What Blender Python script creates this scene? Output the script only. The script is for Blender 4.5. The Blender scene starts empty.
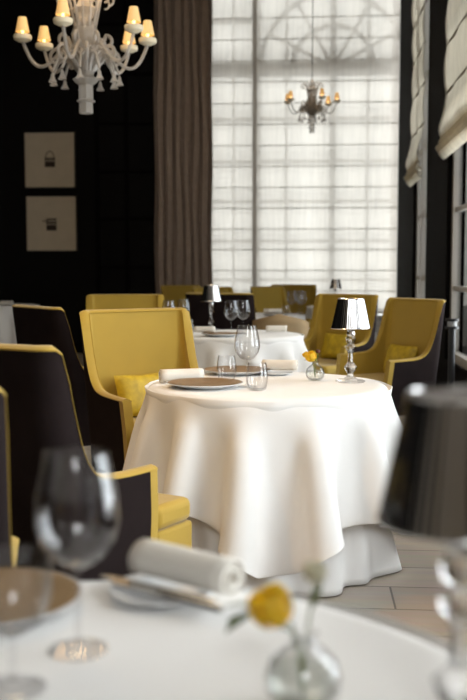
import bpy, bmesh, math, random
import numpy as np
from mathutils import Vector, Matrix, Euler

C = bpy.context.scene
COL = C.collection
PI = math.pi
random.seed(7)

# ------------------------------------------------------------------ camera
PITCH = math.atan(80 / 972)
YAW = math.radians(4.4)
cam_data = bpy.data.cameras.new('camera')
cam = bpy.data.objects.new('camera', cam_data)
COL.objects.link(cam)
cam.location = (0, 0, 1.215)
cam.rotation_euler = (PI / 2 - PITCH, 0, YAW)
cam_data.sensor_fit = 'VERTICAL'
cam_data.sensor_height = 36.0
cam_data.lens = 50.0
cam_data.clip_start = 0.05
cam_data.dof.use_dof = True
cam_data.dof.focus_distance = 3.95
cam_data.dof.aperture_fstop = 3.0
C.camera = cam

# ------------------------------------------------------------------ view
C.view_settings.view_transform = 'Standard'
C.view_settings.look = 'None'
C.view_settings.gamma = 1.0
C.view_settings.exposure = 0.0
C.view_settings.use_curve_mapping = False
try:
    C.cycles.transparent_max_bounces = 24
    C.cycles.max_bounces = 14
    C.cycles.transmission_bounces = 12
except Exception:
    pass

# ------------------------------------------------------------------ world: a bright overcast day outside
W = bpy.data.worlds.new('overcast_day')
C.world = W
W.use_nodes = True
bg = W.node_tree.nodes['Background']
bg.inputs['Color'].default_value = (1.0, .985, .955, 1)
bg.inputs['Strength'].default_value = 3.1

def area(name, loc, rot, sx, sy, power, color):
    d = bpy.data.lights.new(name, 'AREA')
    d.shape = 'RECTANGLE'
    d.size, d.size_y = sx, sy
    d.energy = power
    d.color = color
    o = bpy.data.objects.new(name, d)
    COL.objects.link(o)
    o.location = loc
    o.rotation_euler = rot
    return o

# daylight through the tall windows beside the photographer
area('daylight_far_side_window', (1.62, 4.32, 2.25), (0, PI / 2, 0), 3.2, 1.15, 90, (.97, .985, 1))
area('daylight_main_side_window', (1.62, 2.25, 2.25), (0, PI / 2, 0), 3.2, 1.8, 180, (.97, .985, 1))
area('daylight_mid_side_window', (1.62, 7.2, 1.45), (0, PI / 2, 0), 1.7, 2.6, 75, (.97, .985, 1))
area('rear_fill_light', (.62, -3.3, 3.75), (PI / 2, 0, 0), 1.0, 2.1, 95, (.94, .975, 1))  # unseen source added to brighten surfaces that face the camera
area('added_overhead_light', (-1.2, 4.6, 5.25), (0, 0, 0), 1.2, 1.2, 66, (1, .80, .55))  # added warm light above the large table, no fixture behind it
_d = bpy.data.lights.new('added_warm_spot', 'SPOT')  # unseen spot added to warm the left side of the tablecloth
_d.energy = 330; _d.color = (1, .58, .22); _d.spot_size = math.radians(36); _d.spot_blend = .6; _d.shadow_soft_size = .12
_o = bpy.data.objects.new('added_warm_spot', _d); COL.objects.link(_o); _o.location = (-2.5, 2.3, 5.2)
_o.rotation_euler = (Vector((-.75, 3.9, .55)) - Vector((-2.5, 2.3, 5.2))).to_track_quat('-Z', 'Y').to_euler()

# ------------------------------------------------------------------ materials
M = {}
def nodes(name):
    m = bpy.data.materials.new(name)
    m.use_nodes = True
    M[name] = m
    nt = m.node_tree
    return m, nt, nt.nodes['Principled BSDF']

def mat(name, col, rough=.5, metal=0, noise=0, scale=20, bump=0, bscale=200, sheen=0, spec=None, coat=0):
    m, nt, p = nodes(name)
    p.inputs['Base Color'].default_value = (*col, 1)
    p.inputs['Roughness'].default_value = rough
    p.inputs['Metallic'].default_value = metal
    if spec is not None:
        p.inputs['Specular IOR Level'].default_value = spec
    if sheen:
        p.inputs['Sheen Weight'].default_value = sheen
    if coat:
        p.inputs['Coat Weight'].default_value = coat
    tc = nt.nodes.new('ShaderNodeTexCoord')
    if noise:
        n = nt.nodes.new('ShaderNodeTexNoise')
        n.inputs['Scale'].default_value = scale
        n.inputs['Detail'].default_value = 4
        nt.links.new(tc.outputs['Object'], n.inputs['Vector'])
        r = nt.nodes.new('ShaderNodeMapRange')
        r.inputs['From Min'].default_value = .3
        r.inputs['From Max'].default_value = .7
        r.inputs['To Min'].default_value = 1 - noise
        r.inputs['To Max'].default_value = 1 + noise
        nt.links.new(n.outputs['Fac'], r.inputs['Value'])
        mx = nt.nodes.new('ShaderNodeVectorMath')
        mx.operation = 'SCALE'
        mx.inputs[0].default_value = col
        nt.links.new(r.outputs[0], mx.inputs['Scale'])
        nt.links.new(mx.outputs[0], p.inputs['Base Color'])
    if bump:
        n = nt.nodes.new('ShaderNodeTexNoise')
        n.inputs['Scale'].default_value = bscale
        n.inputs['Detail'].default_value = 3
        nt.links.new(tc.outputs['Object'], n.inputs['Vector'])
        b = nt.nodes.new('ShaderNodeBump')
        b.inputs['Strength'].default_value = bump
        b.inputs['Distance'].default_value = .004
        nt.links.new(n.outputs['Fac'], b.inputs['Height'])
        nt.links.new(b.outputs[0], p.inputs['Normal'])
    return m

mat('white_linen', (.82, .81, .79), .85, noise=.015, scale=9, bump=.08, bscale=260, sheen=.1)
mat('napkin_linen', (.73, .69, .62), .9, bump=.12, bscale=320)
mat('yellow_velvet', (.365, .23, .016), .75, noise=.05, scale=6, bump=.05, bscale=400, sheen=.2)
mat('yellow_damask', (.47, .32, .014), .6, noise=.25, scale=22, bump=.1, bscale=60)
mat('charcoal_velvet', (.013, .0085, .0082), .9, noise=.2, scale=8, bump=.05, bscale=300, spec=.08)
mat('olive_piping', (.38, .24, .018), .7)
mat('tan_velvet', (.36, .25, .13), .8, noise=.05, scale=10)
mat('dark_wood', (.018, .010, .007), .35, noise=.3, scale=12)
mat('black_panel', (.0030, .0021, .0016), .6, spec=.12)
mat('black_pier', (.0045, .0036, .0036), .9, spec=.06)
mat('porcelain', (.80, .81, .82), .15)
mat('bronze_glaze', (.23, .145, .070), .5, noise=.08, scale=30, spec=.3)
mat('steel', (.62, .61, .60), .22, 1)
mat('silver_mirror', (.66, .64, .63), .10, 1)
mat('taupe_curtain', (.35, .27, .215), .9, noise=.08, scale=14, bump=.1, bscale=150)
mat('window_paint', (.50, .47, .43), .5)
mat('far_facade', (.42, .52, .60), .9, noise=.3, scale=.6)
mat('pale_paint', (.74, .76, .78), .6)
mat('cream_plaster', (.55, .51, .45), .9)
mat('grout_dark', (.02, .018, .016), .7)
mat('chandelier_glass', (.50, .46, .41), .3, coat=.4)
M['chandelier_glass'].node_tree.nodes['Principled BSDF'].inputs['Transmission Weight'].default_value = .3
_nt = M['chandelier_glass'].node_tree
_t = _nt.nodes.new('ShaderNodeBsdfTransparent'); _m = _nt.nodes.new('ShaderNodeMixShader'); _m.inputs[0].default_value = .45
_nt.links.new(_nt.nodes['Principled BSDF'].outputs[0], _m.inputs[1]); _nt.links.new(_t.outputs[0], _m.inputs[2]); _nt.links.new(_m.outputs[0], _nt.nodes['Material Output'].inputs[0])
mat('opal_glass', (.70, .62, .45), .25)
mat('mat_board', (.52, .43, .31), .9, noise=.05, scale=5)
mat('print_ink', (.035, .02, .012), .8)
mat('yellow_petal', (.97, .50, .008), .55, noise=.06, scale=40)
_p = M['yellow_petal'].node_tree.nodes['Principled BSDF']; _p.inputs['Subsurface Weight'].default_value = .5; _p.inputs['Subsurface Radius'].default_value = (.02, .012, .004); _p.inputs['Subsurface Scale'].default_value = .6
mat('pale_petal', (.62, .58, .40), .6)
mat('plum_petal', (.13, .055, .05), .6)
mat('leaf_green', (.12, .17, .035), .6, noise=.15, scale=60)
mat('black_metal', (.012, .012, .013), .35)
mat('white_enamel', (.4, .4, .4), .3)
mat('wire_metal', (.12, .11, .10), .4, .8)

def glass(name, col, rough=0, ior=1.45):
    m, nt, p = nodes(name)
    p.inputs['Base Color'].default_value = (*col, 1)
    p.inputs['Roughness'].default_value = rough
    p.inputs['Transmission Weight'].default_value = 1
    p.inputs['IOR'].default_value = ior
def thin_glass(name, clear, edge):
    """thin blown glass: clear when looked straight through, greyer where the wall turns away, mirror-like at grazing angles"""
    m = bpy.data.materials.new(name); m.use_nodes = True; M[name] = m
    nt = m.node_tree; nt.nodes.remove(nt.nodes['Principled BSDF'])
    out = nt.nodes['Material Output']
    lw = nt.nodes.new('ShaderNodeLayerWeight'); lw.inputs[0].default_value = .22
    rp = nt.nodes.new('ShaderNodeMix'); rp.data_type = 'RGBA'
    rp.inputs[6].default_value = (*clear, 1); rp.inputs[7].default_value = (*edge, 1)
    nt.links.new(lw.outputs['Facing'], rp.inputs[0])
    t = nt.nodes.new('ShaderNodeBsdfTransparent'); nt.links.new(rp.outputs[2], t.inputs[0])
    g = nt.nodes.new('ShaderNodeBsdfGlossy'); g.inputs['Roughness'].default_value = .015
    fc = nt.nodes.new('ShaderNodeLayerWeight'); fc.inputs[0].default_value = .5
    pw = nt.nodes.new('ShaderNodeMath'); pw.operation = 'POWER'; pw.inputs[1].default_value = 4
    nt.links.new(fc.outputs['Facing'], pw.inputs[0])
    f = nt.nodes.new('ShaderNodeMapRange'); f.inputs['To Min'].default_value = .045; f.inputs['To Max'].default_value = .9
    nt.links.new(pw.outputs[0], f.inputs['Value'])
    mx = nt.nodes.new('ShaderNodeMixShader')
    nt.links.new(f.outputs[0], mx.inputs[0]); nt.links.new(t.outputs[0], mx.inputs[1]); nt.links.new(g.outputs[0], mx.inputs[2])
    nt.links.new(mx.outputs[0], out.inputs[0])
thin_glass('clear_glass', (.985, .985, .985), (.78, .78, .79))
def cut_crystal():
    glass('crystal', (.99, .99, .99), 0, 1.52)
    nt = M['crystal'].node_tree
    p = nt.nodes['Principled BSDF']; out = nt.nodes['Material Output']
    t = nt.nodes.new('ShaderNodeBsdfTransparent')
    mx = nt.nodes.new('ShaderNodeMixShader'); mx.inputs[0].default_value = .5
    nt.links.new(p.outputs[0], mx.inputs[1]); nt.links.new(t.outputs[0], mx.inputs[2]); nt.links.new(mx.outputs[0], out.inputs[0])
cut_crystal()
thin_glass('water', (.96, .975, .95), (.80, .82, .78))

def pane_glass():
    m = bpy.data.materials.new('pane_glass'); m.use_nodes = True; M['pane_glass'] = m
    nt = m.node_tree; nt.nodes.remove(nt.nodes['Principled BSDF'])
    out = nt.nodes['Material Output']
    t = nt.nodes.new('ShaderNodeBsdfTransparent'); t.inputs[0].default_value = (.92, .94, .95, 1)
    g = nt.nodes.new('ShaderNodeBsdfGlossy'); g.inputs['Roughness'].default_value = .02
    f = nt.nodes.new('ShaderNodeFresnel'); f.inputs[0].default_value = 1.3
    mx = nt.nodes.new('ShaderNodeMixShader')
    nt.links.new(f.outputs[0], mx.inputs[0]); nt.links.new(t.outputs[0], mx.inputs[1]); nt.links.new(g.outputs[0], mx.inputs[2])
    nt.links.new(mx.outputs[0], out.inputs[0])
pane_glass()

def sheer(name, col, trans, streak=.12, scale=(9, 1, .6)):
    """woven fabric: light comes through it, part of it straight between the threads"""
    m = bpy.data.materials.new(name); m.use_nodes = True; M[name] = m
    nt = m.node_tree; nt.nodes.remove(nt.nodes['Principled BSDF'])
    out = nt.nodes['Material Output']
    tc = nt.nodes.new('ShaderNodeTexCoord')
    mp = nt.nodes.new('ShaderNodeMapping'); mp.inputs['Scale'].default_value = scale
    n = nt.nodes.new('ShaderNodeTexNoise'); n.inputs['Scale'].default_value = 3; n.inputs['Detail'].default_value = 4
    nt.links.new(tc.outputs['Object'], mp.inputs[0]); nt.links.new(mp.outputs[0], n.inputs['Vector'])
    r = nt.nodes.new('ShaderNodeMapRange')
    r.inputs['From Min'].default_value = .3; r.inputs['From Max'].default_value = .7
    r.inputs['To Min'].default_value = 1 - streak; r.inputs['To Max'].default_value = 1
    nt.links.new(n.outputs['Fac'], r.inputs['Value'])
    sc = nt.nodes.new('ShaderNodeVectorMath'); sc.operation = 'SCALE'; sc.inputs[0].default_value = col
    nt.links.new(r.outputs[0], sc.inputs['Scale'])
    tl = nt.nodes.new('ShaderNodeBsdfTranslucent'); df = nt.nodes.new('ShaderNodeBsdfDiffuse')
    nt.links.new(sc.outputs[0], tl.inputs[0]); nt.links.new(sc.outputs[0], df.inputs[0])
    a = nt.nodes.new('ShaderNodeMixShader'); a.inputs[0].default_value = .25
    nt.links.new(tl.outputs[0], a.inputs[1]); nt.links.new(df.outputs[0], a.inputs[2])
    t = nt.nodes.new('ShaderNodeBsdfTransparent'); t.inputs[0].default_value = (.97, .95, .90, 1)
    b = nt.nodes.new('ShaderNodeMixShader'); b.inputs[0].default_value = trans
    nt.links.new(a.outputs[0], b.inputs[1]); nt.links.new(t.outputs[0], b.inputs[2])
    nt.links.new(b.outputs[0], out.inputs[0])
sheer('sheer_fabric', (.86, .82, .752), .08)
sheer('sheer_seam', (.42, .39, .33), .10)
sheer('roman_fabric', (.80, .75, .66), .10, .2, (1, 7, .8))
sheer('roman_seam', (.40, .36, .30), .03)
sheer('lamp_fabric', (.85, .66, .36), .05, .05)

def floor_mat():
    m, nt, p = nodes('floor_tiles')
    tc = nt.nodes.new('ShaderNodeTexCoord')
    mp = nt.nodes.new('ShaderNodeMapping'); mp.inputs['Location'].default_value = (.18, .06, 0)
    br = nt.nodes.new('ShaderNodeTexBrick')
    br.inputs['Scale'].default_value = 1
    br.inputs['Brick Width'].default_value = 1.0
    br.inputs['Row Height'].default_value = .25
    br.inputs['Mortar Size'].default_value = .004
    br.inputs['Color1'].default_value = (.42, .36, .295, 1)
    br.inputs['Color2'].default_value = (.36, .305, .25, 1)
    br.inputs['Mortar'].default_value = (.11, .095, .08, 1)
    n = nt.nodes.new('ShaderNodeTexNoise'); n.inputs['Scale'].default_value = 5; n.inputs['Detail'].default_value = 6
    n2 = nt.nodes.new('ShaderNodeMapping'); n2.inputs['Scale'].default_value = (.6, 5, 1)
    mx = nt.nodes.new('ShaderNodeMix'); mx.data_type = 'RGBA'; mx.blend_type = 'OVERLAY'; mx.inputs[0].default_value = .2
    nt.links.new(tc.outputs['Object'], mp.inputs[0]); nt.links.new(mp.outputs[0], br.inputs['Vector'])
    nt.links.new(tc.outputs['Object'], n2.inputs[0]); nt.links.new(n2.outputs[0], n.inputs['Vector'])
    nt.links.new(br.outputs['Color'], mx.inputs[6]); nt.links.new(n.outputs['Color'], mx.inputs[7])
    nt.links.new(mx.outputs[2], p.inputs['Base Color'])
    p.inputs['Roughness'].default_value = .4
floor_mat()

def glow(name, col, strength, base):
    m, nt, p = nodes(name)
    p.inputs['Base Color'].default_value = (*base, 1)
    p.inputs['Emission Color'].default_value = (*col, 1)
    p.inputs['Emission Strength'].default_value = strength
glow('lit_shade', (1, .53, .15), .50, (.55, .42, .22))
glow('lit_bulb', (1, .62, .25), 3, (.9, .8, .6))

# ------------------------------------------------------------------ mesh helpers
class MB:
    def __init__(s):
        s.v, s.f, s.fm = [], [], []
    def add(s, v, f, mi=0):
        o = len(s.v)
        s.v += [tuple(map(float, p)) for p in v]
        s.f += [tuple(o + i for i in q) for q in f]
        s.fm += [mi] * len(f)
        return s
    def box(s, x0, x1, y0, y1, z0, z1, mi=0):
        v = [(x0, y0, z0), (x1, y0, z0), (x1, y1, z0), (x0, y1, z0), (x0, y0, z1), (x1, y0, z1), (x1, y1, z1), (x0, y1, z1)]
        return s.add(v, [(0, 3, 2, 1), (4, 5, 6, 7), (0, 1, 5, 4), (1, 2, 6, 5), (2, 3, 7, 6), (3, 0, 4, 7)], mi)
    def lathe(s, prof, n=32, mi=0, mod=None, c=(0, 0)):
        v, f = [], []
        for r, z in prof:
            for k in range(n):
                a = 2 * PI * k / n
                rr = r * (mod(a, z) if mod else 1)
                v.append((c[0] + rr * math.cos(a), c[1] + rr * math.sin(a), z))
        m = len(prof)
        for i in range(m - 1):
            for k in range(n):
                k2 = (k + 1) % n
                f.append((i * n + k, i * n + k2, (i + 1) * n + k2, (i + 1) * n + k))
        if prof[0][0] > 1e-6:
            pass
        return s.add(v, f, mi)
    def tube(s, pts, rad, n=8, closed=False, mi=0, caps=True):
        pts = [Vector(p) for p in pts]
        m = len(pts)
        rads = rad if isinstance(rad, (list, tuple)) else [rad] * m
        v, f = [], []
        prev = None
        for i, p in enumerate(pts):
            a = pts[(i - 1) % m] if (closed or i > 0) else p
            b = pts[(i + 1) % m] if (closed or i < m - 1) else p
            t = (b - a)
            t = t.normalized() if t.length > 1e-9 else Vector((0, 0, 1))
            if prev is None:
                ref = Vector((0, 0, 1)) if abs(t.z) < .9 else Vector((1, 0, 0))
                u = t.cross(ref).normalized()
            else:
                u = (prev - t * prev.dot(t)).normalized()
            prev = u
            w = t.cross(u)
            for k in range(n):
                q = p + rads[i] * (math.cos(2 * PI * k / n) * u + math.sin(2 * PI * k / n) * w)
                v.append(q)
        for i in range(m if closed else m - 1):
            j = (i + 1) % m
            for k in range(n):
                k2 = (k + 1) % n
                f.append((i * n + k, i * n + k2, j * n + k2, j * n + k))
        if caps and not closed:
            f.append(tuple(range(n))[::-1])
            f.append(tuple((m - 1) * n + k for k in range(n)))
        return s.add(v, f, mi)
    def grid(s, fn, nu, nv, cu=False, mi=0):
        v = [fn(i / (nu if cu else nu - 1), j / (nv - 1)) for i in range(nu) for j in range(nv)]
        f = []
        for i in range(nu if cu else nu - 1):
            for j in range(nv - 1):
                i2 = (i + 1) % nu
                f.append((i * nv + j, i2 * nv + j, i2 * nv + j + 1, i * nv + j + 1))
        return s.add(v, f, mi)
    def sphere(s, c, r, n=16, m=10, sq=(1, 1, 1), mi=0):
        prof = [(max(1e-4, math.sin(PI * i / m)), -math.cos(PI * i / m)) for i in range(m + 1)]
        t = MB().lathe(prof, n)
        return s.add([(c[0] + r * sq[0] * x, c[1] + r * sq[1] * y, c[2] + r * sq[2] * z) for x, y, z in t.v], t.f, mi)
    def xform(s, mtx):
        s.v = [tuple(mtx @ Vector(p)) for p in s.v]
        return s
    def build(s, name, mats, parent=None, smooth=True, sharp=40, bevel=0, solid=0, sub=0, loc=None, weld=True):
        me = bpy.data.meshes.new(name)
        me.from_pydata(s.v, [], s.f)
        mats = mats if isinstance(mats, (list, tuple)) else [mats]
        for m in mats:
            me.materials.append(M[m])
        if len(mats) > 1:
            me.polygons.foreach_set('material_index', s.fm)
        bm = bmesh.new(); bm.from_mesh(me)
        if weld:
            bmesh.ops.remove_doubles(bm, verts=bm.verts, dist=1e-5)
        bmesh.ops.recalc_face_normals(bm, faces=bm.faces)
        for f in bm.faces:
            f.smooth = smooth
        if smooth:
            for e in bm.edges:
                if len(e.link_faces) == 2 and e.calc_face_angle(0) > math.radians(sharp):
                    e.smooth = False
        bm.to_mesh(me); bm.free()
        o = bpy.data.objects.new(name, me)
        COL.objects.link(o)
        if parent: o.parent = parent
        if loc is not None: o.location = loc
        if bevel:
            b = o.modifiers.new('bevel', 'BEVEL'); b.width = bevel; b.segments = 3; b.limit_method = 'ANGLE'
        if solid:
            b = o.modifiers.new('thickness', 'SOLIDIFY'); b.thickness = solid; b.offset = 0
        if sub:
            b = o.modifiers.new('smooth', 'SUBSURF'); b.levels = sub; b.render_levels = sub
        return o

def tag(o, label, cat, group=None, kind=None):
    o['label'] = label; o['category'] = cat
    if group: o['group'] = group
    if kind: o['kind'] = kind
    return o
def thing(name, label, cat, loc=(0, 0, 0), rotz=0, group=None):
    o = bpy.data.objects.new(name, None)
    COL.objects.link(o)
    o.location = loc; o.rotation_euler = (0, 0, rotz)
    return tag(o, label, cat, group)
def struct(o):
    o['kind'] = 'structure'
    return o
def dup(root, loc, rotz=0, label=None, group=None, scale=None):
    def cp(o, parent):
        c = o.copy(); COL.objects.link(c)
        if parent: c.parent = parent
        for ch in kids.get(o, []):
            cp(ch, c)
        return c
    kids = {}
    for o in list(COL.objects):
        if o.parent: kids.setdefault(o.parent, []).append(o)
    r = cp(root, None)
    r.location = loc
    r.rotation_euler = (0, 0, rotz)
    if scale: r.scale = scale
    if label: r['label'] = label
    if group: r['group'] = group
    return r

# ------------------------------------------------------------------ the room
WX, BY, LX, FY, CZ = 1.25, 14.0, -6.2, -3.0, 5.4
struct(MB().box(LX - .2, WX + .2, FY - .2, BY + .2, -.1, 0).build('floor', 'floor_tiles', smooth=False))
struct(MB().box(LX - .2, WX + .2, FY - .2, BY + .2, CZ, CZ + .1).build('ceiling', 'cream_plaster', smooth=False))
# left wall and the dark panelled stretch of the back wall
struct(MB().box(LX - .2, LX, FY, BY, 0, CZ).build('wall_left', 'black_panel', smooth=False))
mb = MB().box(LX, -1.5, BY, BY + .2, 0, CZ)
struct(mb.build('wall_back_panelled', 'black_panel', smooth=False))
mb = MB()
for i, x in enumerate((-5.6, -4.75, -3.05, -2.62, -2.2)):
    mb.box(x - .03, x + .03, BY - .03, BY, .25, CZ)
for z in (.25, 1.25, 1.95, 2.62, 3.3, 4.0, 4.7):
    mb.box(-3.05, -1.9, BY - .022, BY, z - .02, z + .02)
struct(mb.build('trim_1', 'black_pier', smooth=False))
struct(MB().box(-1.5, WX + .2, BY, BY + .2, 0, .56).build('wall_back_sill', 'pale_paint', smooth=False))
struct(MB().box(-1.5, WX, BY - .05, BY, .53, .575).build('trim_2', 'pale_paint', smooth=False))
struct(MB().box(-1.5, WX, BY - .03, BY, 0, .16).build('baseboard_back', 'pale_paint', smooth=False))
struct(MB().box(LX, -1.5, BY - .03, BY, 0, .16).build('baseboard_left', 'black_pier', smooth=False))
# right wall: dark piers between tall window openings
piers = [(11.9, 14.0), (9.0, 10.6), (4.95, 5.5), (3.2, 3.7), (-3.0, 1.3)]
for i, (a, b) in enumerate(piers):
    struct(MB().box(WX, WX + .22, a, b, 0, CZ).build('wall_right_pier', 'black_pier', smooth=False))
opens = [(10.6, 11.9), (5.5, 9.0), (3.7, 4.95), (1.3, 3.2)]
for i, (a, b) in enumerate(opens):
    struct(MB().box(WX, WX + .22, a, b, 0, .40).build('wall_right_dado', 'black_pier', smooth=False))
    struct(MB().box(WX, WX + .22, a, b, 4.6, CZ).build('wall_right_header', 'black_pier', smooth=False))
# wall behind the photographer, gap cut for the added rear light
struct(MB().box(LX, .1, FY - .2, FY, 0, CZ).box(.1, WX, FY - .2, FY, 0, 2.7).box(.1, WX, FY - .2, FY, 4.8, CZ).build('wall_front', 'cream_plaster', smooth=False))

# windows of the right wall
def casement(n, y0, y1, ny, x=WX + .04, zs=(1.12, 1.83, 2.6, 3.4)):
    fr = MB()
    fr.box(x, x + .09, y0, y0 + .07, .40, 4.6).box(x, x + .09, y1 - .07, y1, .40, 4.6)
    fr.box(x, x + .09, y0, y1, .40, .48).box(x, x + .09, y0, y1, 4.52, 4.6)
    w = (y1 - y0) / ny
    for k in range(1, ny):
        yy = y0 + k * w
        fr.box(x - .02, x + .09, yy - .05, yy + .05, .42, 4.58)
    for z in zs:
        fr.box(x + .02, x + .07, y0, y1, z - .022, z + .022)
    o = struct(fr.build('window_%d' % n, 'window_paint', smooth=False, bevel=.004))
    struct(MB().box(x + .04, x + .046, y0 + .02, y1 - .02, .42, 4.58).build('window_pane', 'pane_glass', o, smooth=False))
    return o
casement(2, 10.6, 11.9, 2)
casement(3, 5.5, 9.0, 2, zs=(1.05, 1.75, 2.6, 3.4))
casement(4, 3.7, 4.95, 2)
casement(5, 1.3, 3.2, 2)

# the tall back window: mullions, transom and fanlight arch
fr = MB()
y = BY + .14
for x, w in ((-1.45, .10), (-.765, .13), (-1.09, .05), (-.33, .05), (.33, .09), (.83, .05), (1.2, .08)):
    fr.box(x - w / 2, x + w / 2, y, y + .10, .56, CZ)
for z, w in ((4.07, .20), (3.37, .06), (2.77, .05), (2.20, .05), (1.63, .05), (1.07, .045), (.62, .08)):
    fr.box(-1.5, 1.25, y + .01, y + .08, z - w / 2, z + w / 2)
fr.box(-1.5, -.765, y + .01, y + .08, 4.72, 4.79)
ac, az = .33, 4.09
for R_ in (.58, 1.03):
    fr.tube([(ac + R_ * math.cos(t), y + .05, az + R_ * math.sin(t)) for t in np.linspace(0, PI, 30)], .038, 6)
for t in (28, 60, 90, 120, 152):
    t = math.radians(t)
    fr.tube([(ac + r * math.cos(t), y + .05, az + r * math.sin(t)) for r in (.05, 1.03)], .03, 6)
win = struct(fr.build('window_1', 'window_paint', smooth=False))
struct(MB().box(-1.5, 1.25, y + .045, y + .05, .56, CZ).build('window_pane', 'pane_glass', win, smooth=False))

struct(MB().box(16, 16.3, -6, 170, 0, 6.5).build('wall_exterior', 'far_facade', smooth=False))

# ------------------------------------------------------------------ blinds and curtain
def flat_blind(x0, x1, label):
    s = MB(); seams = MB()
    yb = BY - .035
    z0, z1 = .62, CZ - .02
    def fn(u, v):
        x = x0 + u * (x1 - x0); z = z0 + v * (z1 - z0)
        ph = ((z - .55) / .294) % 1
        return (x, yb - .012 * math.sin(PI * ph) - .006 * math.sin(7 * x + 3 * z), z)
    s.grid(fn, 24, 120)
    o = s.build('sheer_blind', 'sheer_fabric')
    tag(o, label, 'blind', 'sheer blinds of the tall back window')
    z = .62
    while z < z1:
        seams.box(x0, x1, yb - .003, yb + .003, z - .004, z + .006)
        z += .294
    seams.build('seam_batten', 'sheer_seam', o, smooth=False)
    return o
flat_blind(-1.42, -.80, 'narrow sheer white roman blind next to the taupe curtain')
flat_blind(-.745, 1.249, 'wide sheer white roman blind behind the small far chandelier')

def roman(y0, y1, label):
    s = MB(); seams = MB()
    xb = WX - .03
    z0, z1 = 2.36, 4.7
    def fn(u, v):
        yy = y0 + u * (y1 - y0); z = z0 + v * (z1 - z0)
        bulge = .055 * math.exp(-((z - 2.45) / .13) ** 2)
        ph = ((z - 2.36) / .42) % 1
        return (xb - .02 * math.sin(PI * ph) - bulge + .008 * math.sin(9 * yy + 4 * z), yy, z)
    s.grid(fn, 20, 70)
    o = s.build('roman_blind', 'roman_fabric', solid=.003)
    tag(o, label, 'blind', 'roman blinds on the right wall')
    fold = MB()
    for k, (dz, dx) in enumerate(((0, .05), (-.05, .075), (-.09, .05))):
        fold.grid(lambda u, v: (xb - .015 - dx * math.sin(PI * min(v * 1.05, 1)) , y0 + u * (y1 - y0), 2.36 + dz - .07 + .14 * v), 12, 10)
    fold.build('bottom_fold', 'roman_fabric', o, solid=.003)
    z = 2.78
    while z < z1:
        seams.box(xb - .012, xb + .004, y0, y1, z - .006, z + .006)
        z += .42
    seams.build('seam_batten', 'roman_seam', o, smooth=False)
    return o
roman(10.62, 11.88, 'cream roman blind half lowered between the two black piers')
roman(6.6, 8.98, 'cream roman blind at the right edge, nearest half lowered blind')

def curtain_fn(u, v):
    x = -2.2 + u * .82
    a = u * 2 * PI * 6.6
    amp = .055 + .012 * math.sin(5 * u + 2)
    z = .02 + v * (CZ - .05)
    return (x + .018 * math.sin(2 * a + 1) + .01 * math.sin(3 * z + 6 * u), BY - .17 + amp * math.sin(a) + .012 * math.sin(2.3 * a + 2 * z), z)
cu = MB().grid(curtain_fn, 220, 24).build('curtain', 'taupe_curtain', solid=.004)
tag(cu, 'floor length pleated taupe curtain left of the tall window', 'curtain')

# ------------------------------------------------------------------ framed pictures on the dark wall
def picture(cx, cz, label, kind):
    t = thing('framed_picture', label, 'picture', (cx, BY - .045, cz), 0, 'framed pictures on the dark wall')
    w, h = .375, .40
    fr = MB()
    fr.box(-w, w, -.012, .03, h - .012, h).box(-w, w, -.012, .03, -h, -h + .012).box(-w, -w + .012, -.012, .03, -h, h).box(w - .012, w, -.012, .03, -h, h)
    fr.build('frame', 'dark_wood', t, smooth=False)
    MB().box(-w + .01, w - .01, 0, .02, -h + .01, h - .01).build('mat_board', 'mat_board', t, smooth=False)
    ink = MB()
    ink.box(-.075, .075, -.004, 0, -.10, -.02)
    for k in range(4):
        ink.box(-.075 + k * .04, -.045 + k * .04, -.004, 0, -.01, .035)
    if kind:
        ink.tube([(.06 * math.cos(a), -.002, .035 + .09 * math.sin(a)) for a in np.linspace(0, PI, 12)], .006, 5)
    else:
        ink.box(-.075, .075, -.004, 0, .05, .075).box(-.13, -.05, -.004, 0, .03, .045)
    ink.build('print', 'print_ink', t, smooth=False)
picture(-3.73, 2.795, 'upper of two tan framed prints, small basket with arched handle', True)
picture(-3.72, 1.885, 'lower of two tan framed prints, small dark basket motif', False)

# ------------------------------------------------------------------ wing armchair
def chair_geo():
    w, yb, rc, ya, th = .315, -.34, .075, .105, .046
    path = []
    ys = np.concatenate([[ya, ya - .012, ya - .036], (yb + rc + (ya - .06 - yb - rc) * np.linspace(1, 0, 20) ** 1.8)])
    for yy in ys: path.append((w, yy, 1, 0))
    for a in np.linspace(0, PI / 2, 8)[1:]:
        path.append((w - rc + rc * math.cos(a), yb + rc - rc * math.sin(a), math.cos(a), -math.sin(a)))
    for xx in np.linspace(w - rc, 0, 6)[1:]: path.append((xx, yb, 0, -1))
    path += [(-x, y, -nx, ny) for x, y, nx, ny in path[-2::-1]]
    def top(y):
        f = (y - (yb + .068)) / .006
        f = (math.log1p(math.exp(f)) if f < 30 else f) * .006
        return .612 + .398 * (.92 * math.exp(-f / .031) + .08 * math.exp(-f / .13))
    zb = .24
    cols = []
    for x, y, nx, ny in path:
        T = top(y)
        zl = [zb + (T - .010 - zb) * k / 9 for k in range(10)]
        prof = [(0, z) for z in zl]                                   # outer panel
        prof += [(.003, T - .0095), (.003, T - .005)]                  # wrap of the lining
        prof += [(-.006, T + .001), (-th / 2, T + .006), (-th + .008, T + .001), (-th, T - .012)]
        prof += [(-th, z) for z in zl[::-1]]
        c = []
        for off, z in prof:
            px, py = x + nx * off, y + ny * off
            tap = .93 + .07 * min(max((z - zb) / .36, 0), 1) + .03 * max(0, z - .62)
            py -= .115 * max(0, z - .46)
            c.append((px * tap, py, z))
        cols.append(c)
    return cols
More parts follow.
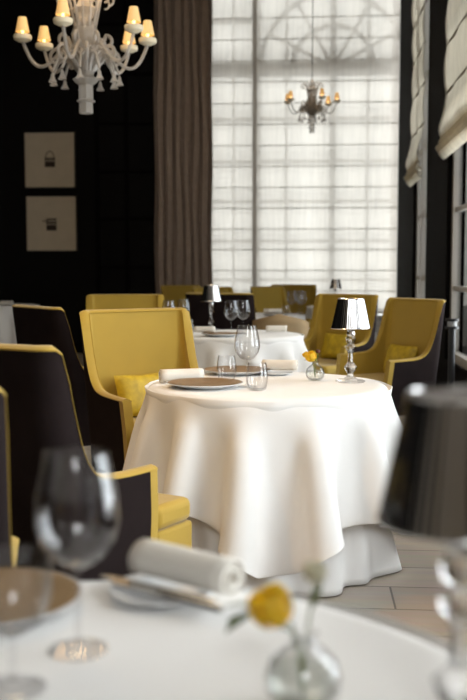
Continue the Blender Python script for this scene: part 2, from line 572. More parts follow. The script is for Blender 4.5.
def make_chair(label, group):
    t = thing('wing_armchair', label, 'chair', (0, 0, 0), 0, group)
    cols = chair_geo()
    n, m = len(cols), len(cols[0])
    dark, yel = MB(), MB()
    V = [p for c in cols for p in c]
    fd, fy = [], []
    for i in range(n - 1):
        for j in range(m - 1):
            q = (i * m + j, (i + 1) * m + j, (i + 1) * m + j + 1, i * m + j + 1)
            (fd if (j < 9 and 2 <= i < n - 3) else fy).append(q)
    for i in (0, n - 1):
        for j in range(9):
            fy.append((i * m + j, i * m + j + 1, i * m + m - 2 - j, i * m + m - 1 - j))
        fy.append(tuple(i * m + j for j in range(9, m - 9)))
    def sub(mbx, fs):
        used = sorted({k for q in fs for k in q}); mp = {k: i for i, k in enumerate(used)}
        mbx.add([V[k] for k in used], [tuple(mp[k] for k in q) for q in fs])
    sub(dark, fd); sub(yel, fy)
    yel.build('inner_upholstery', 'yellow_velvet', t, sharp=55)
    o = dark.build('outer_panel', 'charcoal_velvet', t, sharp=60)
    o['label'] = 'charcoal outer back and sides'
    pipe = MB().tube([Vector(c[15]) + Vector((0, 0, .004)) for c in cols], .0026, 6)
    pipe.build('piping', 'olive_piping', t)
    out = [(-.235, -.27), (.235, -.27), (.235, .113), (.298, .113), (.298, .31), (-.298, .31), (-.298, .113), (-.235, .113)]
    def prism(z0, z1, grow=0):
        nn = len(out)
        b = MB()
        v = [(x, y, z0) for x, y in out] + [(x, y, z1) for x, y in out]
        b.add(v, [tuple(range(nn))[::-1], tuple(range(nn, 2 * nn))] + [(k, (k + 1) % nn, nn + (k + 1) % nn, nn + k) for k in range(nn)])
        return b
    prism(.255, .395).build('seat_rail', 'yellow_velvet', t, bevel=.012)
    prism(.395, .475).build('seat_cushion', 'yellow_velvet', t, bevel=.026)
    for sx, yy, bk in ((-.26, .265, 0), (.26, .265, 0), (-.24, -.29, -.05), (.24, -.29, -.05)):
        b = MB()
        v = [(sx - .016, yy + bk - .016, 0), (sx + .016, yy + bk - .016, 0), (sx + .016, yy + bk + .016, 0), (sx - .016, yy + bk + .016, 0)]
        v += [(sx - .024, yy - .024, .26), (sx + .024, yy - .024, .26), (sx + .024, yy + .024, .26), (sx - .024, yy + .024, .26)]
        b.add(v, [(0, 3, 2, 1), (4, 5, 6, 7), (0, 1, 5, 4), (1, 2, 6, 5), (2, 3, 7, 6), (3, 0, 4, 7)])
        b.build('leg', 'dark_wood', t, smooth=False)
    return t
def rz(fx, fy):
    return math.atan2(-fx, fy)
CH = 'yellow wing armchairs with charcoal backs'
chairs = [
    # x, y, facing, label
    (-.935, 1.95, (-.25, .97), 'yellow edged wing armchair cut off by the left frame edge, nearest the camera'),
    (-.780, 2.985, (.454, .891), 'wing armchair seen from its charcoal back beside the large white table'),
    (-1.25, 5.62, (.77, .64), 'charcoal backed wing armchair left of the yellow chair with patterned cushion'),
    (-.665, 4.68, (.63, -.777), 'large yellow wing armchair facing the camera across the large white table'),
    (.45, 6.76, (-.85, -.53), 'yellow wing armchair at right beside the dark window piers'),
    (.10, 7.9, (-.62, -.78), 'yellow wing armchair behind the silver lamp of the large white table'),
    (-1.43, 7.6, (.22, -.975), 'yellow wing armchair partly hidden behind the large yellow armchair'),
    (-.72, 8.95, (.2, .98), 'wing armchair turned charcoal back to camera behind second table lamp'),
    (-.86, 11.2, (.75, -.66), 'yellow wing armchair just above the charcoal chair back behind second lamp'),
    (-.22, 11.75, (.80, -.60), 'yellow wing armchair side on with charcoal side showing at third table'),
    (-.24, 13.2, (-.1, -.99), 'farthest yellow wing armchair close to the back window blinds'),
    (-1.46, 12.6, (.66, -.75), 'far yellow wing armchair in front of the taupe curtain'),
]
chair0 = make_chair(chairs[0][3], CH)
chair_objs = []
for k, (x, yv, fc, lab) in enumerate(chairs):
    if k == 0:
        chair0.location = (x, yv, 0); chair0.rotation_euler = (0, 0, rz(*fc)); chair_objs.append(chair0)
    else:
        chair_objs.append(dup(chair0, (x, yv, 0), rz(*fc), lab, CH))

# low tan tub chair between the second and third tables
t = thing('tub_chair', 'low tan rounded chair back behind the second white table', 'chair', (-.25, 8.62, 0), 0)
def tub(u, v, r=.235, inner=0):
    a = -PI * .08 + u * PI * 1.16 + PI
    z = .22 + v * (.615 - .10 * abs(u - .5) * 2)
    rr = r - inner
    return (rr * math.cos(a), rr * math.sin(a) * .95 + .02, z)
MB().grid(lambda u, v: tub(u, v), 28, 10).build('backrest', 'tan_velvet', t, solid=.045)
MB().lathe([(.001, .22), (.2, .22), (.205, .26), (.205, .42), (.19, .45), (.001, .455)], 28).build('seat', 'tan_velvet', t)
for a in (45, 135, 225, 315):
    a = math.radians(a)
    MB().tube([(.15 * math.cos(a), .15 * math.sin(a), .22), (.18 * math.cos(a), .18 * math.sin(a), 0)], [.018, .012], 8).build('leg', 'dark_wood', t)

# throw cushions resting in three of the chairs
def cushion_mesh():
    b = MB()
    def fn(sgn):
        def g(u, v):
            x, z = 2 * u - 1, 2 * v - 1
            e = max(0, (1 - x ** 4) * (1 - z ** 4)) ** .5
            pin = 1 - .06 * (1 - abs(x)) * (abs(z) ** 2) - .06 * (1 - abs(z)) * (abs(x) ** 2)
            return (.155 * x * pin, sgn * .055 * e, .11 * z * pin)
        return g
    b.grid(fn(1), 20, 18); b.grid(fn(-1), 20, 18)
    return b
cush0 = None
for idx, lab, dx in ((3, 'patterned yellow cushion in the large yellow armchair at left', .02),
                     (4, 'small yellow cushion in the right hand armchair by the piers', .0),
                     (5, 'yellow cushion in the armchair behind the silver table lamp', .0)):
    if cush0 is None:
        cush0 = cushion_mesh().build('throw_cushion', 'yellow_damask'); o = cush0
    else:
        o = cush0.copy(); COL.objects.link(o)
    tag(o, lab, 'cushion', 'yellow cushions in the armchairs')
    ch = chair_objs[idx]
    mtx = Matrix.Translation(ch.location) @ ch.rotation_euler.to_matrix().to_4x4() @ Matrix.Translation((dx, -.235, .583)) @ Euler((math.radians(17), 0, 0)).to_matrix().to_4x4()
    o.matrix_world = mtx
    o.location, o.rotation_euler = mtx.to_translation(), mtx.to_euler()

# ------------------------------------------------------------------ tables, cloth drape by a small particle-constraint solver
RT = .497
def drape(seed=3):
    rng = np.random.RandomState(seed)
    NS, NR = 180, 27
    rin = RT - .045
    ph = np.arange(NS) * 2 * PI / NS
    rot = math.radians(-89)                       # one corner of the square towards the photographer
    a, p = .83, 4.6
    c, s = np.abs(np.cos(ph - rot + PI / 4)), np.abs(np.sin(ph - rot + PI / 4))
    Rm = a / (c ** p + s ** p) ** (1 / p)
    off = np.array([.055, -.075])
    # boundary of the shifted cloth around the table centre
    bx, by = Rm * np.cos(ph) + off[0], Rm * np.sin(ph) + off[1]
    ang = np.unwrap(np.arctan2(by, bx)); rad = np.hypot(bx, by)
    order = np.argsort(ang % (2 * PI))
    Rm = np.interp(ph, (ang % (2 * PI))[order], rad[order], period=2 * PI)
    fr = np.arange(NR + 1) / NR
    r0 = rin + (Rm[None, :] - rin) * fr[:, None]
    X = np.zeros((NR + 1, NS, 3))
    X[..., 0] = r0 * np.cos(ph); X[..., 1] = r0 * np.sin(ph); X[..., 2] = .752
    rest = X.copy()
    dr = np.maximum(0, r0 - RT)
    X[..., 2] += (.030 * np.sin(8 * ph + 1.1) + .018 * np.sin(13 * ph + .4) + .016 * np.sin(5 * ph + 2))[None, :] * dr * 3 + .002 * rng.randn(NR + 1, NS)
    P = X.copy()
    wgt = np.ones((NR + 1, NS, 1)); wgt[0] = 0
    def L(di, dj):
        A = rest[:rest.shape[0] - di] if di else rest
        B = np.roll(rest, -dj, 1)[di:]
        return np.linalg.norm(B - A, axis=2, keepdims=True)
    cons = [(0, 1, 1.), (1, 0, 1.), (1, 1, .5), (1, -1, .5), (0, 2, .06), (2, 0, .13), (0, 4, .015)]
    Ls = [L(di, dj) for di, dj, k in cons]
    def project(X):
        for (di, dj, k), l0 in zip(cons, Ls):
            D = np.zeros_like(X); cnt = np.zeros_like(wgt)
            A = X[:X.shape[0] - di] if di else X
            B = np.roll(X, -dj, 1)[di:]
            wa = wgt[:X.shape[0] - di] if di else wgt
            wb = np.roll(wgt, -dj, 1)[di:]
            d = B - A
            ln = np.linalg.norm(d, axis=2, keepdims=True) + 1e-9
            corr = k * (ln - l0) / ln * d / np.maximum(wa + wb, 1e-6)
            if di: D[:X.shape[0] - di] += corr * wa
            else: D += corr * wa
            E_ = -corr * wb
            D[di:] += np.roll(E_, dj, 1)
            X = X + D * .62
        return X
    dt = .011
    for it in range(240):
        V = (X - P) * (.985 if it < 170 else .93)
        P = X.copy()
        X = X + V * wgt
        X[..., 2:3] -= 9.8 * dt * dt * wgt
        for _ in range(18):
            X = project(X)
            r = np.hypot(X[..., 0], X[..., 1])
            z = X[..., 2]
            rr_ = .024
            cr_, cz_ = RT - rr_, .752 - rr_
            flat = (r <= cr_) & (z > .69) & (z < .752)
            X[..., 2] = np.where(flat, .752, z)
            dd = np.hypot(r - cr_, z - cz_) + 1e-9
            rim = (r > cr_) & (z >= cz_) & (dd < rr_)
            nr = np.where(rim, cr_ + (r - cr_) * rr_ / dd, r)
            X[..., 2] = np.where(rim, cz_ + (z - cz_) * rr_ / dd, X[..., 2])
            side = (z < cz_) & (r < RT) & ~flat
            nr = np.where(side, RT, nr)
            sc_ = nr / np.maximum(r, 1e-6)
            X[..., 0] *= sc_; X[..., 1] *= sc_
            X[0] = rest[0]
    # light smoothing
    for _ in range(2):
        Y = X.copy()
        Y[1:-1] = .5 * X[1:-1] + .125 * (X[:-2] + X[2:] + np.roll(X, 1, 1)[1:-1] + np.roll(X, -1, 1)[1:-1])
        X = Y
    for _ in range(14):                               # the first centimetres below the table edge hang smooth
        wt = np.clip(1 - np.abs(np.arange(NR + 1) - 2) / 7, 0, 1)[:, None, None] * .5
        X = X + wt * (.5 * (np.roll(X, 1, 1) + np.roll(X, -1, 1)) - X)
    return X, ph
def cloth_mesh():
    X, ph = drape()
    b = MB()
    NR, NS = X.shape[:2]
    rings = [.04, .14, .25, .36, .44]
    v = [(0, 0, .752)]
    for r in rings:
        v += [(r * math.cos(a), r * math.sin(a), .752) for a in ph]
    v += [tuple(p) for row in X for p in row]
    n = len(rings) + NR
    f = [(0, 1 + k, 1 + (k + 1) % NS) for k in range(NS)]
    for i in range(n - 1):
        for k in range(NS):
            k2 = (k + 1) % NS
            f.append((1 + i * NS + k, 1 + (i + 1) * NS + k, 1 + (i + 1) * NS + k2, 1 + i * NS + k2))
    b.add(v, f)
    return b
def under_mesh():
    b = MB()
    def fn(u, v):
        a = 2 * PI * u
        z = .746 * (1 - v) + .006 * v
        t = v
        fold = .55 * math.cos(13 * a + .6) + .45 * math.cos(8 * a + 2.0) + .25 * math.cos(21 * a)
        lobe = math.exp(-((((a + .12 + PI) % (2 * PI)) - PI) / .16) ** 2) + .6 * math.exp(-(((a - 2.4 + PI) % (2 * PI) - PI) / .2) ** 2)
        r = .500 - .075 * min(1, t * 1.8) + .05 * max(0, t - .4) + fold * (.004 + .026 * t * t) + lobe * .12 * max(0, t - .25) ** 1.3
        return (r * math.cos(a), r * math.sin(a), z)
    b.grid(fn, 300, 30, cu=True)
    return b
TB = 'white clothed round tables'
tables = [
    (-.163, 3.95, 0, 1.0, 'large white table in focus'),
    (-.23, .925, .9, 1.0, 'nearest table at the bottom of the frame'),
    (-.56, 7.05, .5, 1.06, 'second table with the silver lamp at left'),
    (-.53, 10.1, 1.2, 1.0, 'third table before the tall window'),
    (.42, 12.5, 2.0, .88, 'farthest table under the small chandelier'),
    (-4.12, 12.75, .3, 1.05, 'table in the dark corner at far left'),
]
tt0 = cl0 = un0 = None
for k, (x, yv, r_, s_, nm) in enumerate(tables):
    if k == 0:
        tt0 = thing('round_table', '', 'table', (x, yv, 0), 0, TB)
        MB().lathe([(.001, .715), (RT - .04, .715), (RT - .032, .72), (RT - .032, .740), (RT - .04, .7445), (.001, .7445)], 48).build('tabletop', 'dark_wood', tt0)
        MB().lathe([(.001, .03), (.05, .03), (.045, .1), (.035, .4), (.05, .714), (.001, .714)], 20).build('pedestal', 'black_metal', tt0)
        MB().lathe([(.001, 0), (.25, 0), (.25, .012), (.06, .03), (.001, .03)], 32).build('base', 'black_metal', tt0)
        un0 = under_mesh().build('under_tablecloth', 'white_linen', solid=.002)
        cl0 = cloth_mesh().build('tablecloth', 'white_linen', solid=.003, sub=1)
        un0.location = cl0.location = (x, yv, 0)
        tt, un, cl = tt0, un0, cl0
    else:
        tt = dup(tt0, (x, yv, 0), r_, scale=(s_, s_, 1))
        un = dup(un0, (x, yv, 0), r_, scale=(s_, s_, 1))
        cl = dup(cl0, (x, yv, 0), r_, scale=(s_, s_, 1))
    tag(tt, 'round pedestal table under the cloth, ' + nm, 'table', TB)
    tag(un, 'floor length white undercloth of the ' + nm, 'tablecloth', 'white floor length undercloths')
    tag(cl, 'white top cloth draped over the ' + nm, 'tablecloth', 'white top tablecloths')
TZ = .7545

# ------------------------------------------------------------------ table settings
def lampthing(label):
    t = thing('table_lamp', label, 'lamp', (0, 0, 0), 0, 'silver shaded crystal table lamps')
    MB().lathe([(.001, 0), (.060, 0), (.062, .004), (.055, .009), (.03, .013), (.016, .022), (.001, .022)], 12).build('base', 'crystal', t, smooth=False)
    MB().lathe([(.001, .0222), (.014, .0222), (.012, .034), (.022, .050), (.028, .062), (.018, .074), (.011, .082), (.010, .118), (.013, .124), (.001, .124)], 8).build('stem', 'crystal', t, smooth=False)
    MB().lathe([(.001, .1242), (.012, .1242), (.020, .134), (.022, .146), (.014, .156), (.001, .156)], 10).build('crystal_knob', 'crystal', t, smooth=False)
    MB().lathe([(.001, .1562), (.010, .1562), (.019, .166), (.021, .180), (.015, .192), (.001, .192)], 10).build('crystal_knob', 'crystal', t, smooth=False)
    MB().lathe([(.001, .1922), (.017, .1922), (.019, .199), (.016, .212), (.008, .216), (.008, .262), (.001, .262)], 16).build('candle_socket', 'steel', t)
    n = 324
    def mod(a, z): return 1 + .0055 * math.sin(54 * a)
    MB().lathe([(.080, .222), (.0798, .2229), (.0796, .2238), (.067, .2815), (.0539, .3412), (.0537, .3421), (.0535, .343)], n, mod=mod).build('lamp_shade', 'silver_mirror', t, solid=.0012)
    rg = MB()
    for r, z in ((.0800, .2222), (.0535, .343)):
        rg.tube([(r * math.cos(a), r * math.sin(a), z) for a in np.linspace(0, 2 * PI, 48, endpoint=False)], .0022, 6, closed=True)
    for k in range(3):
        a = 2 * PI * k / 3
        rg.tube([(.006 * math.cos(a), .006 * math.sin(a), .262), (.0527 * math.cos(a), .0527 * math.sin(a), .340)], .0012, 5)
    rg.build('shade_ring', 'steel', t)
    return t
lamp0 = lampthing('silver pleated shade lamp on crystal stem on the large white table')
lamp0.location = (.175, 4.02, TZ)
LG = 'silver shaded crystal table lamps'
dup(lamp0, (.148, .925, TZ), .4, 'big out of focus silver table lamp at the lower right, nearest camera', LG)
dup(lamp0, (-.745, 7.45, TZ), .2, 'silver shaded table lamp on the second table before charcoal chair', LG)
dup(lamp0, (.345, 12.55, TZ), .7, 'tiny silver shaded lamp on the farthest table by the window', LG)

def wineglass(label):
    t = thing('wine_glass', label, 'glass', (0, 0, 0), 0, 'stemmed wine glasses')
    MB().lathe([(.0005, 0), (.036, 0), (.037, .0015), (.030, .003), (.010, .006), (.0045, .012), (.0005, .012)], 32).build('foot', 'clear_glass', t)
    MB().lathe([(.0005, .0122), (.0040, .0122), (.0033, .04), (.0033, .085), (.005, .1028), (.0005, .1028)], 12).build('stem', 'clear_glass', t)
    outer = [(.0005, .103), (.015, .105), (.032, .116), (.046, .137), (.0512, .160), (.049, .190), (.0425, .220), (.0385, .243)]
    inner = [(r - .0013 if r > .004 else .0005, z + (.003 if z < .12 else .001 if z < .14 else 0)) for r, z in outer]
    MB().lathe(outer + [(.0380, .2436)] + inner[::-1], 40).build('bowl', 'clear_glass', t)
    return t
GG = 'stemmed wine glasses'
wg0 = wineglass('wine glass on the large white table before the second table')
wg0.location = (-.240, 3.82, TZ)
for x, yv, lab in ((-.276, 1.130, 'large out of focus wine glass at lower left'),
                   (-.55, 6.93, 'left wine glass of the pair on the second table'),
                   (-.47, 7.02, 'right wine glass of the pair on the second table'),
                   (-1.005, 6.95, 'left wine glass above the yellow chair back at second table'),
                   (-.93, 7.22, 'wine glass beside the second table lamp, left of it'),
                   (-.175, 10.25, 'left wine glass on the third table'),
                   (-.07, 10.05, 'right wine glass on the third table'),
                   (-.10, 10.42, 'wine glass at the back of the third table')):
    dup(wg0, (x, yv, TZ), random.random() * 6, lab, GG)

# water goblet at the left edge of the nearest table
t = thing('water_goblet', 'wide blurred stemmed goblet in the lower left corner', 'glass', (-.322, 1.015, TZ))
MB().lathe([(.0005, 0), (.036, 0), (.037, .002), (.012, .006), (.005, .012), (.0005, .012)], 32).build('foot', 'clear_glass', t)
MB().lathe([(.0005, .0122), (.0045, .0122), (.004, .05), (.006, .0628), (.0005, .0628)], 12).build('stem', 'clear_glass', t)
outer = [(.0005, .063), (.018, .066), (.035, .080), (.043, .103), (.045, .128), (.0445, .150)]
inner = [(max(.0005, r - .0014), z + (.003 if z < .085 else 0)) for r, z in outer]
MB().lathe(outer + [(.0438, .1506)] + inner[::-1], 40).build('bowl', 'clear_glass', t)

def tumbler(label):
    outer = [(.0005, 0), (.030, 0), (.036, .006), (.041, .030), (.042, .055), (.039, .085), (.0355, .105)]
    inner = [(max(.0005, r - .0015), z + (.006 if z < .01 else 0)) for r, z in outer]
    o = MB().lathe(outer + [(.0348, .1056)] + inner[::-1], 40).build('tumbler', 'clear_glass')
    return tag(o, label, 'glass', 'stemless water tumblers')
tb0 = tumbler('water tumbler beside the stemmed wine glass on the large white table')
tb0.location = (-.195, 3.715, TZ)
for x, yv, lab in ((-.338, 4.02, 'water tumbler standing behind the front plate on large white table'),
                   (-.86, 6.93, 'water tumbler on the second table beside the yellow chair back'),
                   (-.235, 9.95, 'water tumbler on the third table')):
    dup(tb0, (x, yv, TZ), 0, lab, 'stemless water tumblers')

def charger(label):
    t = thing('charger_plate', label, 'plate', (0, 0, 0), 0, 'bronze charger plates')
    MB().lathe([(.001, 0), (.085, 0), (.09, .002), (.120, .009), (.150, .0185), (.151, .0205), (.148, .0210), (.14, .0185), (.001, .010)], 64).build('rim', 'porcelain', t)
    MB().lathe([(.001, .0145), (.090, .0175), (.120, .0195), (.1445, .0222), (.146, .0217), (.1445, .0212)], 64).build('bronze_face', 'bronze_glaze', t)
    return t
cp0 = charger('bronze charger plate at the front left of the large white table')
cp0.location = (-.405, 3.79, TZ)
for x, yv, s_, lab in ((-.315, 4.30, 1, 'bronze charger plate at the back of the large white table'),
                   (-.425, 1.262, .80, 'blurred bronze charger plate on the nearest table at left'),
                   (-.60, 6.74, .95, 'bronze charger plate on the second table'),
                   (-.33, 9.80, .9, 'bronze charger plate on the third table')):
    dup(cp0, (x, yv, TZ), 0, lab, 'bronze charger plates', (s_, s_, 1))

def breadplate(label):
    o = MB().lathe([(.001, 0), (.045, 0), (.05, .002), (.070, .0085), (.0745, .0105), (.0735, .0122), (.066, .0105), (.045, .0048), (.001, .0045)], 48).build('bread_plate', 'porcelain')
    return tag(o, label, 'plate', 'white bread plates')
bp0 = breadplate('white bread plate under the knife on the nearest table')
bp0.location = (-.205, 1.335, TZ)
dup(bp0, (-.14, 4.27, TZ), 0, 'white bread plate under the far napkin of the large white table', 'white bread plates')

def napkin(label):
    """cloth rolled into a cylinder; the spiral shows at its ends"""
    b = MB()
    n = 72; turns = 2.6
    pts = []
    for i in range(n):
        u = i / (n - 1)
        a = u * turns * 2 * PI
        r = .011 + .0175 * u
        pts.append((r * math.cos(a), .92 * r * math.sin(a)))
    L_ = .085
    b.grid(lambda u, v: (-L_ + 2 * L_ * v + .002 * math.sin(9 * u), *(lambda p: (p[0], p[1]))(pts[min(n - 1, int(round(u * (n - 1))))])), n, 8)
    o = b.build('rolled_napkin', 'napkin_linen', solid=.0045)
    return tag(o, label, 'napkin', 'rolled white napkins')
NG = 'rolled white napkins'
nk0 = napkin('thick rolled napkin resting on the bread plate of the nearest table')
nk0.location = (-.172, 1.342, TZ + .041); nk0.rotation_euler = (0, 0, math.radians(-33))
for x, yv, z, r_, s_, lab in ((-.520, 3.95, .028, 22, 1.05, 'rolled white napkin left of the front plate on the large table'),
                   (-.125, 4.29, .040, -8, .92, 'rolled napkin at the back of the large table before vase'),
                   (-.235, 7.18, .028, 3, .9, 'folded white napkin roll at the right of the second table'),
                   (-.72, 6.72, .047, -4, .85, 'rolled napkin on the second table in front of its lamp'),
                   (-.34, 9.80, .049, 5, .85, 'rolled napkin on the plate of the third table'),
                   (-.40, 10.35, .028, 0, .85, 'rolled napkin at the back of the third table'),
                   (-3.98, 12.6, .028, 0, 1, 'upright pale napkin on the table in the dark corner')):
    o = dup(nk0, (x, yv, TZ + z), math.radians(r_), lab, NG, (s_, s_, s_))

# table knives lying on the nearest bread plate
def knife(label):
    t = thing('table_knife', label, 'knife', (0, 0, 0), 0, 'table knives on the bread plate')
    MB().add([(x, yv, z) for z in (0, .0016) for x, yv in ((0, -.008), (.09, -.009), (.105, 0), (.09, .004), (0, .006))],
             [(4, 3, 2, 1, 0), (5, 6, 7, 8, 9)] + [(k, (k + 1) % 5, 5 + (k + 1) % 5, 5 + k) for k in range(5)]).build('blade', 'steel', t, smooth=False)
    MB().tube([(0, 0, .001), (-.02, 0, .001), (-.06, 0, .001), (-.10, 0, .001)], [.004, .0045, .0055, .006], 8).build('handle', 'steel', t)
    return t
kn = knife('silver table knife lying across the near bread plate, front one'); kn.location = (-.195, 1.288, TZ + .0165); kn.rotation_euler = (0, 0, math.radians(148))
dup(kn, (-.208, 1.312, TZ + .0165), math.radians(150), 'silver table knife lying between napkin and front knife', 'table knives on the bread plate')

# ------------------------------------------------------------------ vases and flowers
def vase(label):
    t = thing('bud_vase', label, 'vase', (0, 0, 0), 0, 'round glass bud vases')
    outer = [(.0005, 0), (.022, 0), (.030, .004), (.039, .018), (.041, .032), (.036, .048), (.024, .060), (.014, .067), (.012, .074), (.0155, .080)]
    inner = [(max(.0005, r - .0018), z + (.004 if z < .005 else 0)) for r, z in outer]
    MB().lathe(outer + [(.0148, .0806)] + inner[::-1], 40).build('bulb', 'clear_glass', t)
    MB().lathe([(.0005, .0045), (.021, .0045), (.028, .008), (.0365, .019), (.0386, .032), (.0365, .040), (.0005, .040)], 36).build('water', 'water', t)
    return t
def petal_ball(r, layers, mb):
    for L_, (n, tilt, rr) in enumerate(layers):
        for k in range(n):
            a0 = 2 * PI * (k + .37 * L_) / n
            def fn(u, v):
                w = (u - .5) * 2
                th_ = .15 + v * tilt
                half = (.5 + .9 * v * (1.25 - v)) * 1.5 / n * PI * .6
                az_ = a0 + w * half
                rad = rr * math.sin(min(th_, 2.2)) * (1 + .06 * w * w)
                return (rad * math.cos(az_), rad * math.sin(az_), -rr * math.cos(th_) + .05 * rr * w * w)
            mb.grid(fn, 7, 8)
    return mb
def bloom(mat_name, r, pos, tilt, name, parent):
    b = petal_ball(r, [(5, 2.2, r), (5, 2.35, r * .86), (4, 2.5, r * .7), (3, 2.6, r * .5)], MB())
    m = Matrix.Translation(pos) @ Euler(tilt).to_matrix().to_4x4()
    b.xform(m)
    return b.build(name, mat_name, parent, solid=.0006)
def leaf(pts, w, parent):
    pts = [Vector(p) for p in pts]
    b = MB()
    side = (pts[-1] - pts[0]).cross(Vector((.3, .2, 1))).normalized()
    def fn(u, v):
        i = v * (len(pts) - 1); k = min(int(i), len(pts) - 2); p = pts[k].lerp(pts[k + 1], i - k)
        return p + side * (u - .5) * 2 * w * math.sin(PI * min(1, .08 + v * .92)) + Vector((0, 0, .15 * w * (abs(u - .5) * 2)))
    b.grid(fn, 5, 10)
    b.build('leaf', 'leaf_green', parent, solid=.0005)
def flower(name, label, loc, mat_name, r, head, tilt, leaves, group):
    t = thing(name, label, 'flower', loc, 0, group)
    h = Vector(head)
    MB().tube([(0, .004, .012), (h.x * .12, h.y * .1, .045), (h.x * .3, h.y * .3, .080), (h.x * .75, h.y * .75, h.z * .82), h - Vector((0, 0, r * .8))], .0014, 6).build('stem', 'leaf_green', t)
    bloom(mat_name, r, h, tilt, 'petals', t)
    for pts, w in leaves: leaf(pts, w, t)
    return t
v0 = vase('small round glass bud vase on the large white table')
v0.location = (.030, 4.06, TZ)
dup(v0, (-.003, 1.0, TZ), 0, 'blurred round glass bud vase at the bottom centre of the frame', 'round glass bud vases')
v = (.030, 4.06, TZ)
FG = 'flowers in the vase on the large table'
flower('yellow_ranunculus', 'open yellow bloom leaning left in the large table vase', v, 'yellow_petal', .024, (-.018, -.012, .102), (.2, -.35, 0),
       [(((-.014, -.006, .078), (-.03, -.01, .088), (-.045, -.012, .085)), .008), (((.004, 0, .078), (-.004, -.02, .095), (-.01, -.034, .09)), .007)], FG)
flower('yellow_bud', 'small yellow bloom at the left of the large table vase', v, 'yellow_petal', .013, (-.040, .004, .108), (0, -.6, 0),
       [(((-.01, 0, .080), (-.025, .012, .10), (-.035, .02, .115)), .008)], FG)
flower('dark_bud', 'small plum coloured bud at the right of the large table vase', v, 'plum_petal', .009, (.012, .004, .122), (0, .2, 0),
       [(((.004, .004, .085), (.016, .010, .10), (.024, .012, .108)), .007)], FG)
v = (-.003, 1.0, TZ)
FG = 'flowers in the nearest vase'
flower('yellow_rose', 'bright yellow rose leaning left in the nearest vase', v, 'yellow_petal', .023, (-.034, -.004, .108), (.1, -.4, 0), [(((-.02, 0, .082), (-.034, -.002, .088), (-.046, 0, .096)), .007)], FG)
flower('pale_bud', 'pale cream bud upright above the nearest vase', v, 'pale_petal', .012, (.012, .010, .142), (0, .1, 0), [(((.006, .004, .10), (.015, .01, .118), (.02, .012, .135)), .009)], FG)
t = thing('green_sprig', 'drooping green leaf sprig left of the yellow rose', 'flower', v, 0, FG)
MB().tube([(0, .004, .012), (-.002, 0, .06), (-.012, .004, .086), (-.04, .008, .100), (-.068, .010, .092)], .0012, 6).build('stem', 'leaf_green', t)
leaf(((-.052, .009, .097), (-.066, .012, .104), (-.084, .012, .100)), .010, t)
leaf(((-.052, .009, .097), (-.070, 0, .090), (-.082, -.006, .078)), .010, t)
leaf(((-.060, .009, .095), (-.074, .018, .084), (-.080, .02, .072)), .008, t)
t = thing('yellow_posy', 'greenish yellow posy in vase on the second table', 'flower', (-.885, 7.13, TZ), 0)
bloom('yellow_petal', .018, Vector((0, 0, .085)), (0, 0, 0), 'petals', t)
leaf(((0, 0, .05), (.02, -.01, .075), (.035, -.02, .08)), .01, t)
leaf(((0, 0, .05), (-.02, -.01, .075), (-.03, -.01, .09)), .01, t)
MB().tube([(0, 0, .005), (0, 0, .07)], .0015, 6).build('stem', 'leaf_green', t)
dup(v0, (-.885, 7.13, TZ), 0, 'round glass bud vase on the second table', 'round glass bud vases')

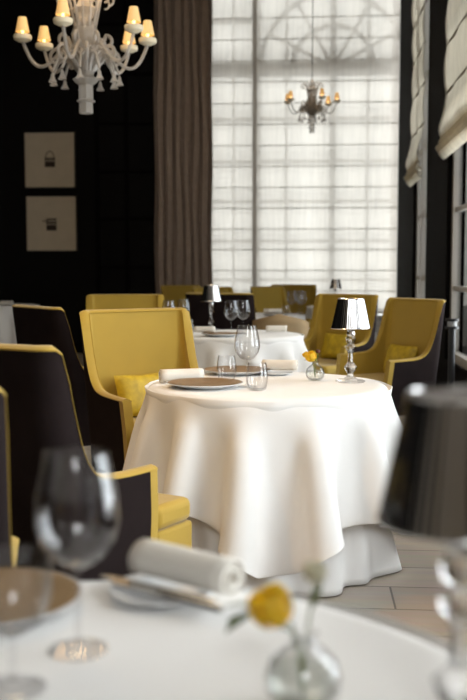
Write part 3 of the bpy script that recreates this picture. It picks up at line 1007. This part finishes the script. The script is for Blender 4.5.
# ------------------------------------------------------------------ chandeliers
def chandelier(label):
    t = thing('chandelier', label, 'chandelier', (0, 0, 0), 0, 'white glass chandeliers with lit shades')
    prof = [(.001, .0), (.045, 0), (.048, .01), (.046, .075), (.062, .082), (.066, .09), (.05, .10), (.048, .20), (.07, .215), (.092, .24), (.06, .26), (.055, .27), (.062, .36), (.085, .47), (.095, .56), (.07, .62), (.045, .66), (.07, .70), (.095, .73), (.06, .76), (.04, .80), (.055, .84), (.03, .88), (.015, .92), (.001, .92)]
    MB().lathe(prof, 24, mod=lambda a, z: 1 + .05 * math.sin(8 * a)).build('column', 'chandelier_glass', t)
    az = [20, 57, 145, 182, 264, 330]
    for k, a in enumerate(az):
        a = math.radians(a)
        d = Vector((math.cos(a), math.sin(a), 0))
        pts = []
        for s in np.linspace(0, 1, 26):
            if s < .5:
                q = s / .5; r = .03 + .12 * q; z = .29 + .20 * math.sin(q * PI * .62)
            else:
                q = (s - .5) / .5; r = .15 + .30 * (q ** .9); z = .475 - .20 * math.sin(q * PI * .75) + .14 * q * q
            pts.append(d * r + Vector((0, 0, z)))
        pts[-1] = d * .452 + Vector((0, 0, .515))
        # smooth the run of the arm
        for _ in range(4):
            pts = [pts[0]] + [(pts[i - 1] + pts[i] * 2 + pts[i + 1]) / 4 for i in range(1, len(pts) - 1)] + [pts[-1]]
        arm = MB().tube(pts, .0125, 8).build('arm', 'chandelier_glass', t)
        c = (d.x * .452, d.y * .452)
        MB().lathe([(.001, .505), (.03, .507), (.062, .523), (.067, .545), (.062, .556), (.001, .556)], 24, c=c).build('cup', 'opal_glass', arm)
        MB().lathe([(.010, .556), (.010, .60), (.014, .61), (.014, .64), (.001, .66)], 12, c=c).build('bulb', 'lit_bulb', arm)
        MB().lathe([(.048, .578), (.0478, .579), (.0282, .679), (.028, .68)], 48, c=c, mod=None).build('lamp_shade', 'lit_shade', arm, solid=.002)
    for k in range(11):
        a = 2 * PI * k / 11 + .2
        d = Vector((math.cos(a), math.sin(a), 0))
        # upper curled plumes
        pts = []
        for s in np.linspace(0, 1, 22):
            if s < .6:
                q = s / .6; pts.append(d * (.04 + .07 * q) + Vector((0, 0, .45 + .34 * q)))
            else:
                q = (s - .6) / .4; b_ = q * PI * 1.5
                rr = .055 * (1 - .45 * q)
                pts.append(d * (.165 - rr * math.cos(b_)) + Vector((0, 0, .79 + rr * math.sin(b_))))
        MB().tube(pts, [.013 - .006 * i / 21 for i in range(22)], 7).build('plume', 'chandelier_glass', t)
        # lower leaves and hanging bells
        pts = [d * (.05 + .19 * s) + Vector((0, 0, .30 + .13 * math.sin(PI * s) - .02 * s)) for s in np.linspace(0, 1, 12)]
        sp = MB().tube(pts, [.014 - .005 * i / 11 for i in range(12)], 7)
        for s in (.35, .55, .75):
            p = d * (.05 + .19 * s) + Vector((0, 0, .30 + .13 * math.sin(PI * s) - .02 * s))
            sd = Vector((-d.y, d.x, 0))
            for g in (-1, 1):
                sp.tube([p, p + sd * g * .03 + Vector((0, 0, .03)), p + sd * g * .055 + d * .02 + Vector((0, 0, .01))], [.008, .010, .003], 6)
        sp = sp.build('spray', 'chandelier_glass', t)
        e = d * .24
        MB().lathe([(.001, .275), (.004, .272), (.012, .255), (.014, .235), (.030, .205), (.028, .203), (.001, .225)], 14, c=(e.x, e.y)).build('bell_drop', 'chandelier_glass', sp)
    for k in range(14):
        a = 2 * PI * k / 14 + .05
        d = Vector((math.cos(a), math.sin(a), 0))
        rr0 = .062 if k % 2 else .048
        cz_, cr_ = (.395, .20) if k % 2 else (.50, .15)
        pts = [d * (.05 + (cr_ - .05) * q) + Vector((0, 0, .30 + (cz_ + rr0 - .30) * q)) for q in np.linspace(0, .9, 6)]
        for q in np.linspace(0, 1, 14):
            b_ = PI / 2 - q * PI * 1.7
            rr = rr0 * (1 - .55 * q)
            pts.append(d * (cr_ + rr * math.cos(b_)) + Vector((0, 0, cz_ + rr * math.sin(b_))))
        MB().tube(pts, [.016 - .007 * i / 19 for i in range(20)], 7).build('scroll', 'chandelier_glass', t)
    MB().tube([(0, 0, .915), (0, 0, 3.5)], .008, 8).build('hanging_rod', 'wire_metal', t)
    return t
cd0 = chandelier('large white glass chandelier with lit shades before the dark wall')
cd0.location = (-1.60, 7.0, 2.335)
for ch in cd0.children:
    if ch.name.startswith('hanging_rod'):
        ch.scale.z = 1
rod = [c for c in cd0.children if c.name.startswith('hanging_rod')][0]
me = rod.data
for v_ in me.vertices:
    if v_.co.z > 1: v_.co.z = CZ - 2.335
cd1 = dup(cd0, (.03, 12.0, 2.87), .5, 'small far white glass chandelier hanging before the tall window', 'white glass chandeliers with lit shades', (.66, .66, .70))

# warm light of the two chandeliers
for loc, e in (((-1.60, 7.0, 3.25), 14), ((.03, 12.0, 3.7), 5)):
    d = bpy.data.lights.new('chandelier_light', 'POINT'); d.energy = e; d.color = (1, .66, .34); d.shadow_soft_size = .3
    o = bpy.data.objects.new('chandelier_light', d); COL.objects.link(o); o.location = loc

# black post stand by the right window
t = thing('post_stand', 'black post with pale collar between right armchair and window', 'stand', (1.085, 7.45, 0))
MB().lathe([(.001, 0), (.10, 0), (.10, .012), (.03, .02), (.001, .02)], 24).build('base', 'black_metal', t)
MB().lathe([(.001, .02), (.026, .02), (.026, .77), (.001, .77)], 20).build('post', 'black_metal', t)
MB().lathe([(.001, .7702), (.05, .7702), (.05, .79), (.001, .79)], 24).lathe([(.001, .83), (.05, .83), (.05, .848), (.001, .848)], 24).build('disc', 'black_metal', t)
MB().lathe([(.001, .7902), (.036, .7902), (.036, .8298), (.001, .8298)], 24).build('collar', 'white_enamel', t)
